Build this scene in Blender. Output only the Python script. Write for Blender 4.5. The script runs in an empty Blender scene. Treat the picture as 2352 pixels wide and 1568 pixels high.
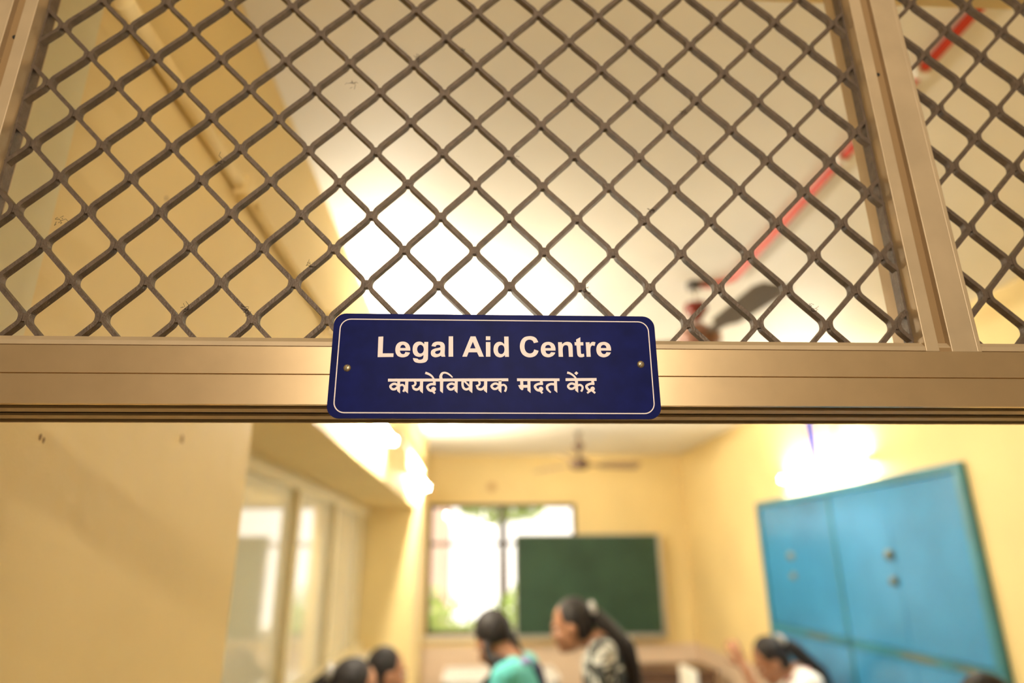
import bpy, bmesh, math, random
from mathutils import Vector, Matrix, Euler

random.seed(7)
SC = bpy.context.scene
C = SC.collection
PI = math.pi
R = math.radians

# ------------------------------------------------------------------ camera
EYE = 1.85                                   # camera height above the floor
FPX = 1492.44                                # focal length in pixels of a 2352 px wide frame
PITCH, YAW, ROLL = R(18.572), R(2.8345), R(-0.4374)
cp, sp = math.cos(PITCH), math.sin(PITCH)
fwd = Vector((math.sin(YAW) * cp, math.cos(YAW) * cp, sp))
rt0 = Vector((math.cos(YAW), -math.sin(YAW), 0))
up0 = rt0.cross(fwd)
rt = rt0 * math.cos(ROLL) + up0 * math.sin(ROLL)
up = -rt0 * math.sin(ROLL) + up0 * math.cos(ROLL)
cam_d = bpy.data.cameras.new('camera')
cam = bpy.data.objects.new('camera', cam_d)
C.objects.link(cam)
cam.matrix_world = Matrix(((rt.x, up.x, -fwd.x, 0), (rt.y, up.y, -fwd.y, 0), (rt.z, up.z, -fwd.z, EYE), (0, 0, 0, 1)))
cam_d.sensor_width = 36.0
cam_d.lens = FPX / 2352 * 36.0
cam_d.clip_start = 0.02
cam_d.dof.use_dof = True
cam_d.dof.focus_distance = 0.628
cam_d.dof.aperture_fstop = 1.9
cam_d.dof.aperture_blades = 0
SC.camera = cam

# ------------------------------------------------------------------ world, exposure
SC.view_settings.view_transform = 'Standard'
SC.view_settings.look = 'None'
SC.view_settings.exposure = 0.0
SC.view_settings.gamma = 1.0
SC.view_settings.use_curve_mapping = False
W = bpy.data.worlds.new('sky')
SC.world = W
W.use_nodes = True
wn = W.node_tree.nodes
wn['Background'].inputs[0].default_value = (1.0, 0.93, 0.82, 1)
wn['Background'].inputs[1].default_value = 2.6

def area_light(name, loc, rot, sx, sy, power, col):
    d = bpy.data.lights.new(name, 'AREA')
    d.shape = 'RECTANGLE'; d.size = sx; d.size_y = sy; d.energy = power; d.color = col
    o = bpy.data.objects.new(name, d); C.objects.link(o)
    o.location = loc; o.rotation_euler = rot
    return o

sun_d = bpy.data.lights.new('sun', 'SUN')
sun_d.energy = 3.2; sun_d.angle = R(1.0); sun_d.color = (1, .95, .85)
sun = bpy.data.objects.new('sun', sun_d); C.objects.link(sun)
sun.rotation_euler = (R(38), R(-8), R(12))   # lights the yard behind the back window
# unseen area light added behind and above the camera to brighten the header
area_light('corridor_fill', (0.06, -1.5, 2.60), (R(82), 0, 0), .55, .12, 36.0, (1, .89, .76))

TUBE_COL = (1.0, .92, .76)
TUBE_LEFT, TUBE_RIGHT = 440.0, 290.0

# ------------------------------------------------------------------ helpers
def mat(name, col, rough=.6, metal=0.0, spec=.5, emit=0.0, ecol=None, vary=0.0, vscale=4.0, bump=0.0, bscale=60.0, trans=0.0, coat=0.0):
    m = bpy.data.materials.new(name); m.use_nodes = True
    nt = m.node_tree; b = nt.nodes['Principled BSDF']
    b.inputs['Base Color'].default_value = (*col, 1)
    b.inputs['Roughness'].default_value = rough
    b.inputs['Metallic'].default_value = metal
    b.inputs['Specular IOR Level'].default_value = spec
    b.inputs['Transmission Weight'].default_value = trans
    b.inputs['Coat Weight'].default_value = coat
    if emit:
        b.inputs['Emission Color'].default_value = (*(ecol or col), 1)
        b.inputs['Emission Strength'].default_value = emit
    if vary or bump:
        tc = nt.nodes.new('ShaderNodeTexCoord')
    if vary:
        n = nt.nodes.new('ShaderNodeTexNoise'); n.inputs['Scale'].default_value = vscale; n.inputs['Detail'].default_value = 6
        nt.links.new(tc.outputs['Object'], n.inputs['Vector'])
        r = nt.nodes.new('ShaderNodeValToRGB')
        r.color_ramp.elements[0].position = .32; r.color_ramp.elements[1].position = .68
        r.color_ramp.elements[0].color = (*[max(0, c * (1 - vary)) for c in col], 1)
        r.color_ramp.elements[1].color = (*[min(1, c * (1 + vary * .6)) for c in col], 1)
        nt.links.new(n.outputs['Fac'], r.inputs['Fac'])
        nt.links.new(r.outputs['Color'], b.inputs['Base Color'])
    if bump:
        n2 = nt.nodes.new('ShaderNodeTexNoise'); n2.inputs['Scale'].default_value = bscale; n2.inputs['Detail'].default_value = 4
        nt.links.new(tc.outputs['Object'], n2.inputs['Vector'])
        bp = nt.nodes.new('ShaderNodeBump'); bp.inputs['Strength'].default_value = bump; bp.inputs['Distance'].default_value = .01
        nt.links.new(n2.outputs['Fac'], bp.inputs['Height'])
        nt.links.new(bp.outputs['Normal'], b.inputs['Normal'])
    return m

def add_box(bm, lo, hi, bevel=0.0):
    lo = Vector(lo); hi = Vector(hi)
    r = bmesh.ops.create_cube(bm, size=1.0)
    vs = r['verts']
    for v in vs:
        v.co = Vector([(lo[i] + hi[i]) / 2 + v.co[i] * (hi[i] - lo[i]) for i in range(3)])
    if bevel:
        es = list({e for v in vs for e in v.link_edges})
        bmesh.ops.bevel(bm, geom=es, offset=bevel, segments=2, affect='EDGES', profile=.5)

def frame_of(d):
    d = d.normalized()
    a = Vector((0, 0, 1)) if abs(d.z) < .9 else Vector((1, 0, 0))
    u = d.cross(a).normalized()
    return u, d.cross(u).normalized()

def add_tube(bm, pts, rad, seg=12, cap=True):
    pts = [Vector(p) for p in pts]
    rads = rad if isinstance(rad, (list, tuple)) else [rad] * len(pts)
    rings = []
    u = None
    for i, p in enumerate(pts):
        d = (pts[min(i + 1, len(pts) - 1)] - pts[max(i - 1, 0)]).normalized()
        if u is None:
            u, _ = frame_of(d)
        u = (u - d * u.dot(d)).normalized()
        w = d.cross(u)
        rings.append([bm.verts.new(p + (u * math.cos(a) + w * math.sin(a)) * rads[i]) for a in [2 * PI * k / seg for k in range(seg)]])
    for a, b in zip(rings, rings[1:]):
        for k in range(seg):
            f = bm.faces.new((a[k], a[(k + 1) % seg], b[(k + 1) % seg], b[k])); f.smooth = True
    if cap:
        bm.faces.new(rings[0][::-1]); bm.faces.new(rings[-1])

def add_lathe(bm, cx, cy, prof, seg=24):
    rings = [[bm.verts.new((cx + r * math.cos(2 * PI * k / seg), cy + r * math.sin(2 * PI * k / seg), z)) for k in range(seg)] for r, z in prof]
    for a, b in zip(rings, rings[1:]):
        for k in range(seg):
            f = bm.faces.new((a[k], a[(k + 1) % seg], b[(k + 1) % seg], b[k])); f.smooth = True
    bm.faces.new(rings[0][::-1]); bm.faces.new(rings[-1])

def add_prism(bm, poly, axis, a, b):
    """poly: 2-D points in the plane of the other two axes (in x,y,z order), extruded from a to b along axis"""
    def P(p, t):
        q = [0, 0, 0]; oth = [i for i in range(3) if i != axis]
        q[oth[0]], q[oth[1]] = p; q[axis] = t
        return q
    A = [bm.verts.new(P(p, a)) for p in poly]; B = [bm.verts.new(P(p, b)) for p in poly]
    n = len(poly)
    bm.faces.new(A); bm.faces.new(B[::-1])
    for i in range(n):
        bm.faces.new((A[i], B[i], B[(i + 1) % n], A[(i + 1) % n]))

def obj(name, bm, material, parent=None, smooth=False):
    bmesh.ops.recalc_face_normals(bm, faces=bm.faces)
    me = bpy.data.meshes.new(name); bm.to_mesh(me); bm.free()
    me.materials.append(material)
    if smooth:
        for p in me.polygons: p.use_smooth = True
    o = bpy.data.objects.new(name, me); C.objects.link(o)
    if parent is not None:
        o.parent = parent
        top = parent
        M = Matrix.Identity(4)
        while top is not None:
            M = top.matrix_basis.inverted() @ M if top.parent is None else M
            top = top.parent
        if parent.parent is None:
            o.matrix_parent_inverse = parent.matrix_basis.inverted()
    return o

def B(*boxes, bevel=0.0):
    bm = bmesh.new()
    for lo, hi in boxes: add_box(bm, lo, hi, bevel)
    return bm

def tag(o, label, cat, group=None, kind=None):
    o['label'] = label; o['category'] = cat
    if group: o['group'] = group
    if kind: o['kind'] = kind
    return o

def thing(name, loc, label, cat, group=None):
    o = bpy.data.objects.new(name, None); C.objects.link(o)
    o.location = loc; o.empty_display_size = .05
    bpy.context.view_layer.update()
    return tag(o, label, cat, group)

def struct(name, bm, m, label=None, cat=None):
    o = obj(name, bm, m); o['kind'] = 'structure'
    if label: o['label'] = label; o['category'] = cat
    return o

def dup(root, loc, rotz=None):
    r = root.copy(); C.objects.link(r); r.location = loc
    if rotz is not None: r.rotation_euler = (0, 0, rotz)
    for ch in list(root.children):
        c = ch.copy(); C.objects.link(c); c.parent = r
        for g in ch.children:
            d = g.copy(); C.objects.link(d); d.parent = c
    return r

# ------------------------------------------------------------------ materials
def wall_paint(name, col, stains=True):
    m = mat(name, col, rough=.55, vary=.07, vscale=1.6, bump=.12, bscale=35)
    return m
M_yellow = wall_paint('yellow_paint', (.83, .65, .305))
M_cream = wall_paint('cream_paint', (.80, .73, .58))
M_dado = wall_paint('pinkish_dado_paint', (.74, .58, .43))
M_ceil = wall_paint('ceiling_paint', (.80, .76, .67))
M_reveal = wall_paint('pale_reveal_paint', (.78, .71, .46))
M_floor = mat('floor_tile', (.45, .38, .30), rough=.35, vary=.1, vscale=2)
M_alu = mat('champagne_aluminium', (.73, .53, .29), rough=.32, metal=.78, vary=.05, vscale=25)
M_alu2 = mat('pale_aluminium', (.54, .40, .23), rough=.5, metal=.3, vary=.09, vscale=18)
M_track = mat('track_aluminium', (.50, .37, .21), rough=.55, metal=.2)
M_groove = mat('groove_shadow_gap', (.30, .18, .07), rough=.8)
M_dark = mat('slot_shade_black', (.02, .018, .012), rough=.9)
M_mesh = mat('brown_anodised_bar', (.13, .088, .054), rough=.5, metal=.25, vary=.25, vscale=120, bump=.2, bscale=500)
M_plate = mat('blue_enamel', (.004, .007, .085), rough=.45, spec=.06, vary=.25, vscale=45)
M_white = mat('white_lettering', (.88, .74, .66), rough=.5)
M_screw = mat('brass_screw', (.42, .32, .18), rough=.4, metal=.8)
M_tubeL = mat('tube_glow_left', (1, 1, 1), emit=TUBE_LEFT, ecol=TUBE_COL)
M_tubeR = mat('tube_glow_right', (1, 1, 1), emit=TUBE_RIGHT, ecol=TUBE_COL)
M_batten = mat('white_batten', (.85, .82, .75), rough=.4)
M_red = mat('red_pipe', (.62, .05, .03), rough=.4)
M_redm = mat('maroon_enamel', (.19, .02, .012), rough=.3)
M_motor = mat('red_brown_enamel', (.26, .12, .08), rough=.35)
M_brown = mat('brown_enamel', (.10, .055, .035), rough=.4)
M_blade = mat('grey_brown_blade', (.12, .095, .07), rough=.7, spec=.2)
M_bladelt = mat('brown_blade', (.36, .25, .15), rough=.4)
M_steel = mat('dark_window_steel', (.06, .05, .045), rough=.5)
M_board = mat('green_chalkboard', (.027, .060, .037), rough=.5, spec=.2, vary=.25, vscale=2.2)
M_boardframe = mat('grey_aluminium_trim', (.42, .40, .36), rough=.4, metal=.4)
M_blue = mat('blue_cupboard_paint', (.045, .25, .50), rough=.25, vary=.22, vscale=1.6)
M_blue2 = mat('teal_cupboard_frame', (.03, .19, .27), rough=.35, vary=.3, vscale=2.5)
M_rust = mat('worn_brown_patch', (.12, .13, .08), rough=.7)
M_glassL = mat('frosted_window_glass', (.84, .81, .66), rough=.05, spec=.9, coat=.6)
M_winalu = mat('cream_window_aluminium', (.78, .68, .44), rough=.4, metal=.0)
M_glass = bpy.data.materials.new('clear_glass'); M_glass.use_nodes = True
_nt = M_glass.node_tree; _nt.nodes.clear()
_o = _nt.nodes.new('ShaderNodeOutputMaterial'); _mx = _nt.nodes.new('ShaderNodeMixShader')
_t = _nt.nodes.new('ShaderNodeBsdfTransparent'); _g = _nt.nodes.new('ShaderNodeBsdfGlossy')
_g.inputs['Roughness'].default_value = .02; _mx.inputs[0].default_value = .05
_nt.links.new(_t.outputs[0], _mx.inputs[1]); _nt.links.new(_g.outputs[0], _mx.inputs[2]); _nt.links.new(_mx.outputs[0], _o.inputs[0])
M_whitetop = mat('white_laminate', (.85, .83, .80), rough=.3)
M_wood = mat('dark_brown_wood', (.11, .055, .03), rough=.45, vary=.3, vscale=9)
M_legm = mat('grey_steel_leg', (.25, .24, .23), rough=.4, metal=.6)
M_plastic = mat('white_plastic', (.82, .79, .70), rough=.4)
M_skin = mat('brown_skin', (.30, .135, .065), rough=.5)
M_hair = mat('black_hair', (.012, .009, .008), rough=.6, spec=.25, bump=.3, bscale=120)
M_turq = mat('turquoise_cotton', (.10, .48, .46), rough=.8, vary=.12, vscale=6)
M_navy = mat('navy_cotton', (.012, .016, .07), rough=.8)
M_lav = mat('lavender_cotton', (.30, .26, .55), rough=.8)
M_shirt = mat('white_cotton', (.78, .74, .70), rough=.8)
M_pink = mat('pink_cotton', (.75, .36, .33), rough=.8)
M_trous = mat('dark_blue_trousers', (.03, .035, .07), rough=.8)
M_eye = mat('eye_white', (.8, .78, .74), rough=.2)
M_iris = mat('dark_iris', (.02, .01, .006), rough=.2)
M_lip = mat('lip', (.30, .10, .07), rough=.45)
M_tie = mat('grey_scrunchie', (.38, .36, .33), rough=.8)
M_sandal = mat('brown_sandal', (.10, .05, .03), rough=.6)
# printed top: black and white leafy pattern in the cloth
M_print = bpy.data.materials.new('black_white_print'); M_print.use_nodes = True
_nt = M_print.node_tree; _b = _nt.nodes['Principled BSDF']; _b.inputs['Roughness'].default_value = .8
_tc = _nt.nodes.new('ShaderNodeTexCoord'); _n = _nt.nodes.new('ShaderNodeTexNoise'); _n.inputs['Scale'].default_value = 9; _n.inputs['Detail'].default_value = 5; _n.inputs['Distortion'].default_value = 1.6
_r = _nt.nodes.new('ShaderNodeValToRGB'); _r.color_ramp.elements[0].position = .53; _r.color_ramp.elements[1].position = .57
_r.color_ramp.elements[0].color = (.02, .022, .018, 1); _r.color_ramp.elements[1].color = (.62, .60, .52, 1)
_nt.links.new(_tc.outputs['Object'], _n.inputs['Vector']); _nt.links.new(_n.outputs['Fac'], _r.inputs['Fac']); _nt.links.new(_r.outputs['Color'], _b.inputs['Base Color'])
M_leaf = mat('garden_leaf', (.34, .46, .10), rough=.6, vary=.3, vscale=3)
M_bark = mat('bark', (.12, .08, .05), rough=.9)
M_facade = mat('pink_facade', (.62, .44, .36), rough=.8)
M_ground = mat('sunlit_ground', (.55, .50, .40), rough=.9)

# ------------------------------------------------------------------ room shell
HZ1_ = 2.06
XL, XR, XREC = -.55, 2.44, -.96          # left wall face, right wall face, window recess plane
YF, YB, ZC, ZB = .76, 7.88, 3.05, 2.283  # front wall's room face, back wall, ceiling, beam soffit
YN = 1.575                               # where the near left wall ends
struct('floor', B(((-3.2, -3.5, -.1), (3.4, YB + .2, 0))), M_floor)
struct('ceiling', B(((-1.3, .62, ZC), (XR + .2, YB + .2, ZC + .12))), M_ceil)
struct('wall_right', B(((XR, .62, 0), (XR + .15, YB + .2, ZC))), M_yellow)
# left wall: full height pier near the door, flush with the beam over the windows
struct('wall_left', B(((-1.15, YF, 0), (XL, YN, ZC))), M_yellow)
struct('wall_left_below_window', B(((-1.15, YN, 0), (XREC, YB, 1.17))), M_cream)
struct('beam_left', B(((-1.15, YN, ZB), (XL, 6.75, ZC))), M_yellow)
struct('column_left', B(((-1.15, 5.78, 0), (XL, 6.75, ZB))), M_yellow)
struct('wall_left_far', B(((-1.15, 6.75, 0), (-.72, YB, ZC))), M_yellow)
# back wall around the window opening (x -.60..1.13, z 1.05..2.48)
WX0, WX1, WZ0, WZ1 = -.60, 1.13, 1.06, 2.48
struct('wall_back', B(((-1.15, YB, .95), (WX0, YB + .2, ZC)), ((WX1, YB, .95), (XR, YB + .2, ZC)), ((WX0, YB, WZ1), (WX1, YB + .2, ZC)), ((WX0, YB, .95), (WX1, YB + .2, WZ0))), M_yellow)
struct('wall_back_dado', B(((-1.15, YB - .004, 0), (XR, YB + .2, .95))), M_dado)
struct('wall_right_dado', B(((XR - .004, 5.76, 0), (XR + .1, YB, .95))), M_dado)
# front wall: piers beside the door frame and the lintel over the grilles
struct('wall_front', B(((-3.2, .61, 0), (-.566, YF, ZC)), ((1.28, .61, 0), (3.4, YF, ZC)), ((-.566, .62, 2.66), (1.28, YF, ZC))), M_yellow)
struct('trim_1', B(((-.566, .635, HZ1_), (XL + .0015, YF + .003, 2.66))), M_reveal)

# the corridor on the near side of the door
struct('wall_corridor', B(((-3.2, -2.7, 0), (3.4, -2.5, ZC)), ((-3.2, -2.5, 0), (-3.05, .61, ZC)), ((3.25, -2.5, 0), (3.4, .61, ZC))), M_cream)
struct('ceiling_corridor', B(((-3.2, -2.7, ZC), (3.4, .62, ZC + .12))), M_ceil)

# old marks and chipped paint on the near left wall
m_stain = mat('brown_wall_mark', (.33, .22, .13), rough=.8)
for (y, z, r_) in ((1.03, 2.105, .006), (1.255, 2.108, .006), (1.22, 2.065, .009), (.835, 2.00, .004), (.842, 1.997, .0035), (.85, 2.06, .004), (1.02, 2.45, .005)):
    bm = bmesh.new()
    pl = [(y + r_ * random.uniform(.5, 1.1) * math.cos(2 * PI * k / 9) * .7, z + r_ * random.uniform(.6, 1.3) * math.sin(2 * PI * k / 9)) for k in range(9)]
    add_prism(bm, pl, 0, XL - .001, XL + .0006)
    obj('paint_chip', bm, m_stain, SC.objects['wall_left'])

# left strip window: four tall frosted panes
win = bpy.data.objects.new('window_1', None); C.objects.link(win); win['kind'] = 'structure'
MULL = [1.70, 2.62, 3.555, 4.48, 5.43]
PW = .0
bm = B(((XREC - .05, YN, ZB - .075), (XREC + .01, 5.78, ZB)), ((XREC - .05, YN, 1.17), (XREC + .012, 5.78, 1.235)))
obj('window_frame', bm, M_winalu, win)
obj('window_sill', B(((XREC - .0, YN, 1.13), (XREC + .10, 5.78, 1.168)), bevel=.004), M_cream, win)
for y in MULL:
    obj('mullion', B(((XREC - .045, y - .035, 1.235), (XREC + .02, y + .035, ZB - .075)), bevel=.004), M_winalu, win)
edges = [YN] + MULL + [5.78]
for a, b in zip(edges, edges[1:]):
    if b - a > .15:
        obj('pane', B(((XREC - .03, a + .03, 1.235), (XREC - .022, b - .03, ZB - .075))), M_glassL, win)
struct('trim_2', B(((XREC - .19, YN, 1.17), (XREC - .06, 5.78, ZB))), M_cream)

# back window: dark steel frame, clear panes
win2 = bpy.data.objects.new('window_2', None); C.objects.link(win2); win2['kind'] = 'structure'
fy0, fy1 = YB + .03, YB + .075
XM, ZT = .245, 2.03
obj('window_frame', B(((WX0, fy0, WZ0), (WX0 + .045, fy1, WZ1)), ((WX1 - .045, fy0, WZ0), (WX1, fy1, WZ1)), ((WX0, fy0, WZ1 - .045), (WX1, fy1, WZ1)), ((WX0, fy0, WZ0), (WX1, fy1, WZ0 + .045))), M_steel, win2)
obj('mullion', B(((XM - .022, fy0 + .005, WZ0), (XM + .022, fy1, WZ1))), M_steel, win2)
obj('transom', B(((WX0, fy0 + .008, ZT - .02), (WX1, fy1, ZT + .02))), M_steel, win2)
for (a, b) in ((WX0 + .045, XM - .022), (XM + .022, WX1 - .045)):
    for (c, d) in ((WZ0 + .045, ZT - .02), (ZT + .02, WZ1 - .045)):
        obj('pane', B(((a, fy0 + .02, c), (b, fy0 + .025, d))), M_glass, win2)
obj('window_sill', B(((WX0 - .05, YB - .06, WZ0 - .045), (WX1 + .05, YB + .03, WZ0 - .002)), bevel=.004), M_cream, win2)

# ------------------------------------------------------------------ door frame with header
HX0, HX1, FY = -.566, 1.28, .604
door = bpy.data.objects.new('door_1', None); C.objects.link(door); door['kind'] = 'structure'
HZ0, HZ1 = 1.989, 2.0455
bm = bmesh.new()
zg = 2.0180
add_box(bm, (HX0, FY, HZ0 + .012), (HX1, .692, HZ1 - .001))
add_box(bm, (HX0, FY - .0022, HZ0), (HX1, FY + .004, zg - .0006))
add_box(bm, (HX0, FY - .0022, zg + .0006), (HX1, FY + .004, HZ1), .0)
obj('header', bm, M_alu, door)
bm = bmesh.new()
for y0, w0 in ((.6235, .0165), (.6560, .0165), (.6890, .0035)):
    add_box(bm, (HX0, y0, HZ0 + .0005), (HX1, y0 + w0, HZ0 + .0030))
    add_box(bm, (HX0, y0 + w0 - .003, HZ0 + .0030), (HX1, y0 + w0, HZ0 + .016))
obj('sliding_track', bm, M_track, door)
bm = bmesh.new()
for (a, b) in ((FY + .0045, .6355), (.6405, .668), (.673, .6885)):
    add_box(bm, (HX0, a, HZ0 + .0045), (HX1, b, HZ0 + .0125))
obj('slot_shade', bm, M_dark, door)  # black filler standing in for the shade inside the track slots
# lip of the upper frame standing on the header
bm = bmesh.new()
add_prism(bm, [(FY - .001, HZ1 + .0012), (FY - .001, HZ1 + .0055), (FY + .003, HZ1 + .0105), (.655, HZ1 + .0105), (.655, HZ1 + .0012)], 0, HX0, HX1)
obj('upper_sill', bm, M_alu2, door)
obj('seam', B(((HX0, FY + .001, HZ1 - .0012), (HX1, .65, HZ1 + .0016))), M_groove, door)
def mullion(xa, s, yb=.65):
    """channel section: narrow flange, brown recess, wide flange; s=+1 wide flange to the right of xa"""
    def X(t): return xa + s * t
    def bx(t0, t1, y0, y1, z0, z1):
        a, b = sorted((X(t0), X(t1)))
        return ((a, y0, z0), (b, y1, z1))
    z0 = HZ1 + .0002; z1 = 2.66
    obj('mullion', B(bx(0, .0143, FY - .0018, yb, z0, z1), bx(.0265, .0535, FY - .0022, yb, z0 - .0004, z1), bx(.0538, .059, FY - .0014, yb, z0, z1), bx(.0145, .0263, .612, yb, z0, z1), bevel=.0008), M_alu2, door)
    obj('recess_face', B(bx(.0142, .0267, .6085, .6125, z0 - .001, z1), bx(.0142, .0267, .6026, .6086, z0 - .0012, z0 + .0042)), M_groove, door)
mullion(.447, 1)
mullion(-.507, -1, .634)
obj('mullion', B(((1.22, FY, HZ1 + .0002), (1.28, .65, 2.66)), bevel=.001), M_alu2, door)
for xh, zh in ((.4668, 2.392),):
    bm = bmesh.new(); add_tube(bm, [(xh, .6078, zh), (xh, .6088, zh)], .0024, 14); obj('screw_hole', bm, M_dark, door)
bm = bmesh.new(); add_tube(bm, [(-.5262, .6074, 2.410), (-.5262, .6088, 2.410)], .0024, 14); obj('screw_hole', bm, M_dark, door)
obj('jamb', B(((HX0, .606, 0), (-.512, .69, HZ0)), bevel=.002), M_alu2, door)
obj('jamb', B(((1.22, .606, 0), (1.28, .69, HZ0)), bevel=.002), M_alu2, door)

# ------------------------------------------------------------------ diamond grilles
def round_poly(pts, rad, n=4):
    out = [pts[0]]
    for a, b, c in zip(pts, pts[1:], pts[2:]):
        a, b, c = Vector(a), Vector(b), Vector(c)
        d1 = (a - b); d2 = (c - b)
        t = min(rad, d1.length * .45, d2.length * .45)
        p = b + d1.normalized() * t; q = b + d2.normalized() * t
        for k in range(n + 1):
            s = k / n
            out.append(tuple((1 - s) ** 2 * p + 2 * s * (1 - s) * b + s * s * q))
    out.append(pts[-1])
    return out

def bar_mesh(pts, th, y0, y1):
    """flat bar bent along 2-D pts (x,z), th wide in the grille plane, y0..y1 deep"""
    bm = bmesh.new()
    pts = [Vector(p) for p in pts]
    rows = []
    for i, p in enumerate(pts):
        d = (pts[min(i + 1, len(pts) - 1)] - pts[max(i - 1, 0)]).normalized()
        n = Vector((-d.y, d.x)) * th / 2
        rows.append([bm.verts.new((p.x + n.x, y0, p.y + n.y)), bm.verts.new((p.x - n.x, y0, p.y - n.y)), bm.verts.new((p.x - n.x, y1, p.y - n.y)), bm.verts.new((p.x + n.x, y1, p.y + n.y))])
    for a, b in zip(rows, rows[1:]):
        for k in range(4):
            bm.faces.new((a[k], a[(k + 1) % 4], b[(k + 1) % 4], b[k]))
    bm.faces.new(rows[0][::-1]); bm.faces.new(rows[-1])
    return bm

def clip_x(pts, xa, xb):
    """pieces of a polyline that lie inside xa..xb"""
    segs = []; cur = []
    for p, q in zip(pts, pts[1:]):
        t0, t1 = 0.0, 1.0
        dx = q[0] - p[0]
        if abs(dx) < 1e-9:
            if not xa <= p[0] <= xb: t0, t1 = 1, 0
        else:
            ta, tb = (xa - p[0]) / dx, (xb - p[0]) / dx
            t0, t1 = max(0, min(ta, tb)), min(1, max(ta, tb))
        if t0 < t1:
            a = (p[0] + dx * t0, p[1] + (q[1] - p[1]) * t0); b = (p[0] + dx * t1, p[1] + (q[1] - p[1]) * t1)
            if cur and abs(cur[-1][0] - a[0]) + abs(cur[-1][1] - a[1]) < 1e-7: cur.append(b)
            else:
                if len(cur) > 1: segs.append(cur)
                cur = [a, b]
        elif len(cur) > 1:
            segs.append(cur); cur = []
    if len(cur) > 1: segs.append(cur)
    return segs

def grille(root, nx0, nz0, px, pz, xa, xb, za, zb):
    """zigzag flat bars joined at nodes (nx0+i*px, nz0+j*pz) and the half-shifted set"""
    th, e, hn = .0045, .0032, .0045
    y0, y1 = .6165, .6245
    k0 = int((xa - nx0) / (px / 2)) - 2; k1 = int((xb - nx0) / (px / 2)) + 2
    for k in range(k0, k1):
        xl = nx0 + k * px / 2                 # node column on the left of this bar
        xr = xl + px / 2
        j = int((za - nz0) / (pz / 2)) - 2
        pts = []
        while nz0 + j * pz / 2 < zb + pz:
            z = nz0 + j * pz / 2
            x = xl + e if (j - k) % 2 == 0 else xr - e
            pts += [(x, z - hn), (x, z + hn)]
            j += 1
        # clip vertically, then horizontally
        pts = round_poly(pts, .009)
        pts = [(b, a) for a, b in pts]
        for piece in clip_x(pts, za, zb):
            piece = [(b, a) for a, b in piece]
            for q in clip_x(piece, xa, xb):
                L = sum((Vector(u) - Vector(v)).length for u, v in zip(q, q[1:]))
                if L < .006: continue
                bm = bar_mesh(q, th, y0, y1)
                jj = int((za - nz0) / (pz / 2)) - 2
                while nz0 + jj * pz / 2 < zb:                 # pressed tabs that tie this bar to its neighbour
                    z = nz0 + jj * pz / 2
                    if (jj - k) % 2 == 0 and za + .004 < z < zb - .004 and xa + .006 < xl < xb - .006 and min(p[1] for p in q) < z < max(p[1] for p in q):
                        add_box(bm, (xl - .0014, y0 + .0006, z - .0042), (xl + .0014, y1 - .0006, z + .0042))
                    jj += 1
                obj('zigzag_bar', bm, M_mesh, root)

GZ0, GZ1 = HZ1 + .0105, 2.66
g1 = thing('window_grille', (0, .62, GZ0), 'wide brown metal diamond grille filling the opening above the blue sign', 'grille')
grille(g1, -.4478, 2.0789, .0733, .0796, -.5065, .4465, GZ0 - .001, GZ1)
for xc in (-.5068, .4445):
    obj('side_channel', B(((xc, .617, GZ0), (xc + .0023, .629, GZ1))), M_mesh, g1)
g2 = thing('window_grille', (.86, .62, GZ0), 'brown metal diamond grille right of the upright aluminium mullion', 'grille')
grille(g2, .5395, 2.1150, .0728, .0796, .5065, 1.219, GZ0 - .001, GZ1)

# lint caught on the bars
bm = bmesh.new()
NX0, NZ0, NPX, NPZ = -.4478, 2.0789, .0733, .0796
for i_, j_, sx, sz, t_ in ((7.5, .5, 1, -1, .08), (5, 4, 1, 1, .05), (4, 3.5, 1, 1, .1), (2, 0, 1, 1, .15), (0, 1.5, 1, -1, .3), (6.5, 2.5, 1, -1, .05), (10.5, .5, 1, -1, .6), (2.5, 2.5, -1, -1, .5), (8.5, 1.5, 1, 1, .2), (3.5, .5, 1, 1, .4), (6, 4, -1, 1, .5), (9, 3, 1, 1, .5), (3, 0, -1, 1, .1), (4.5, 1.5, -1, -1, .3)):
    px_ = NX0 + i_ * NPX + sx * (.0032 + t_ * (NPX / 2 - .0064))
    pz_ = NZ0 + j_ * NPZ + sz * (.0045 + t_ * (NPZ / 2 - .009))
    for _ in range(9):
        a = Vector((px_ + random.gauss(0, .0020), .6158, pz_ + random.gauss(0, .0022)))
        b = a + Vector((random.gauss(0, .003), random.gauss(0, .001), random.gauss(0, .003)))
        add_tube(bm, [a, (a + b) / 2 + Vector((random.gauss(0, .0012), 0, random.gauss(0, .0012))), b], .00022, 4)
tag(obj('lint', bm, mat('grey_lint', (.07, .05, .03), rough=.9)), 'tiny tufts of dusty lint caught on the grille bars', 'lint', kind='stuff')

# ------------------------------------------------------------------ the sign
SY = .5985                                   # front face of the plate
SX0, SX1, SZ0, SZ1 = -.1430, .1711, 1.9752, 2.0788
sign = thing('door_sign', ((SX0 + SX1) / 2, SY, SZ0), 'blue rectangular door sign with white lettering screwed to the aluminium header', 'sign')

def rrect(x0, x1, z0, z1, r, n=8, tilt=0.0):
    pts = []
    for cx, cz, a0 in ((x1 - r, z1 - r, 0), (x0 + r, z1 - r, 90), (x0 + r, z0 + r, 180), (x1 - r, z0 + r, 270)):
        for k in range(n + 1):
            a = R(a0 + 90 * k / n)
            pts.append((cx + r * math.cos(a), cz + r * math.sin(a)))
    return pts
bm = bmesh.new()
add_prism(bm, rrect(SX0, SX1, SZ0, SZ1, .0115), 1, SY, SY + .0030)
obj('plate', bm, M_plate, sign)

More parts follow.
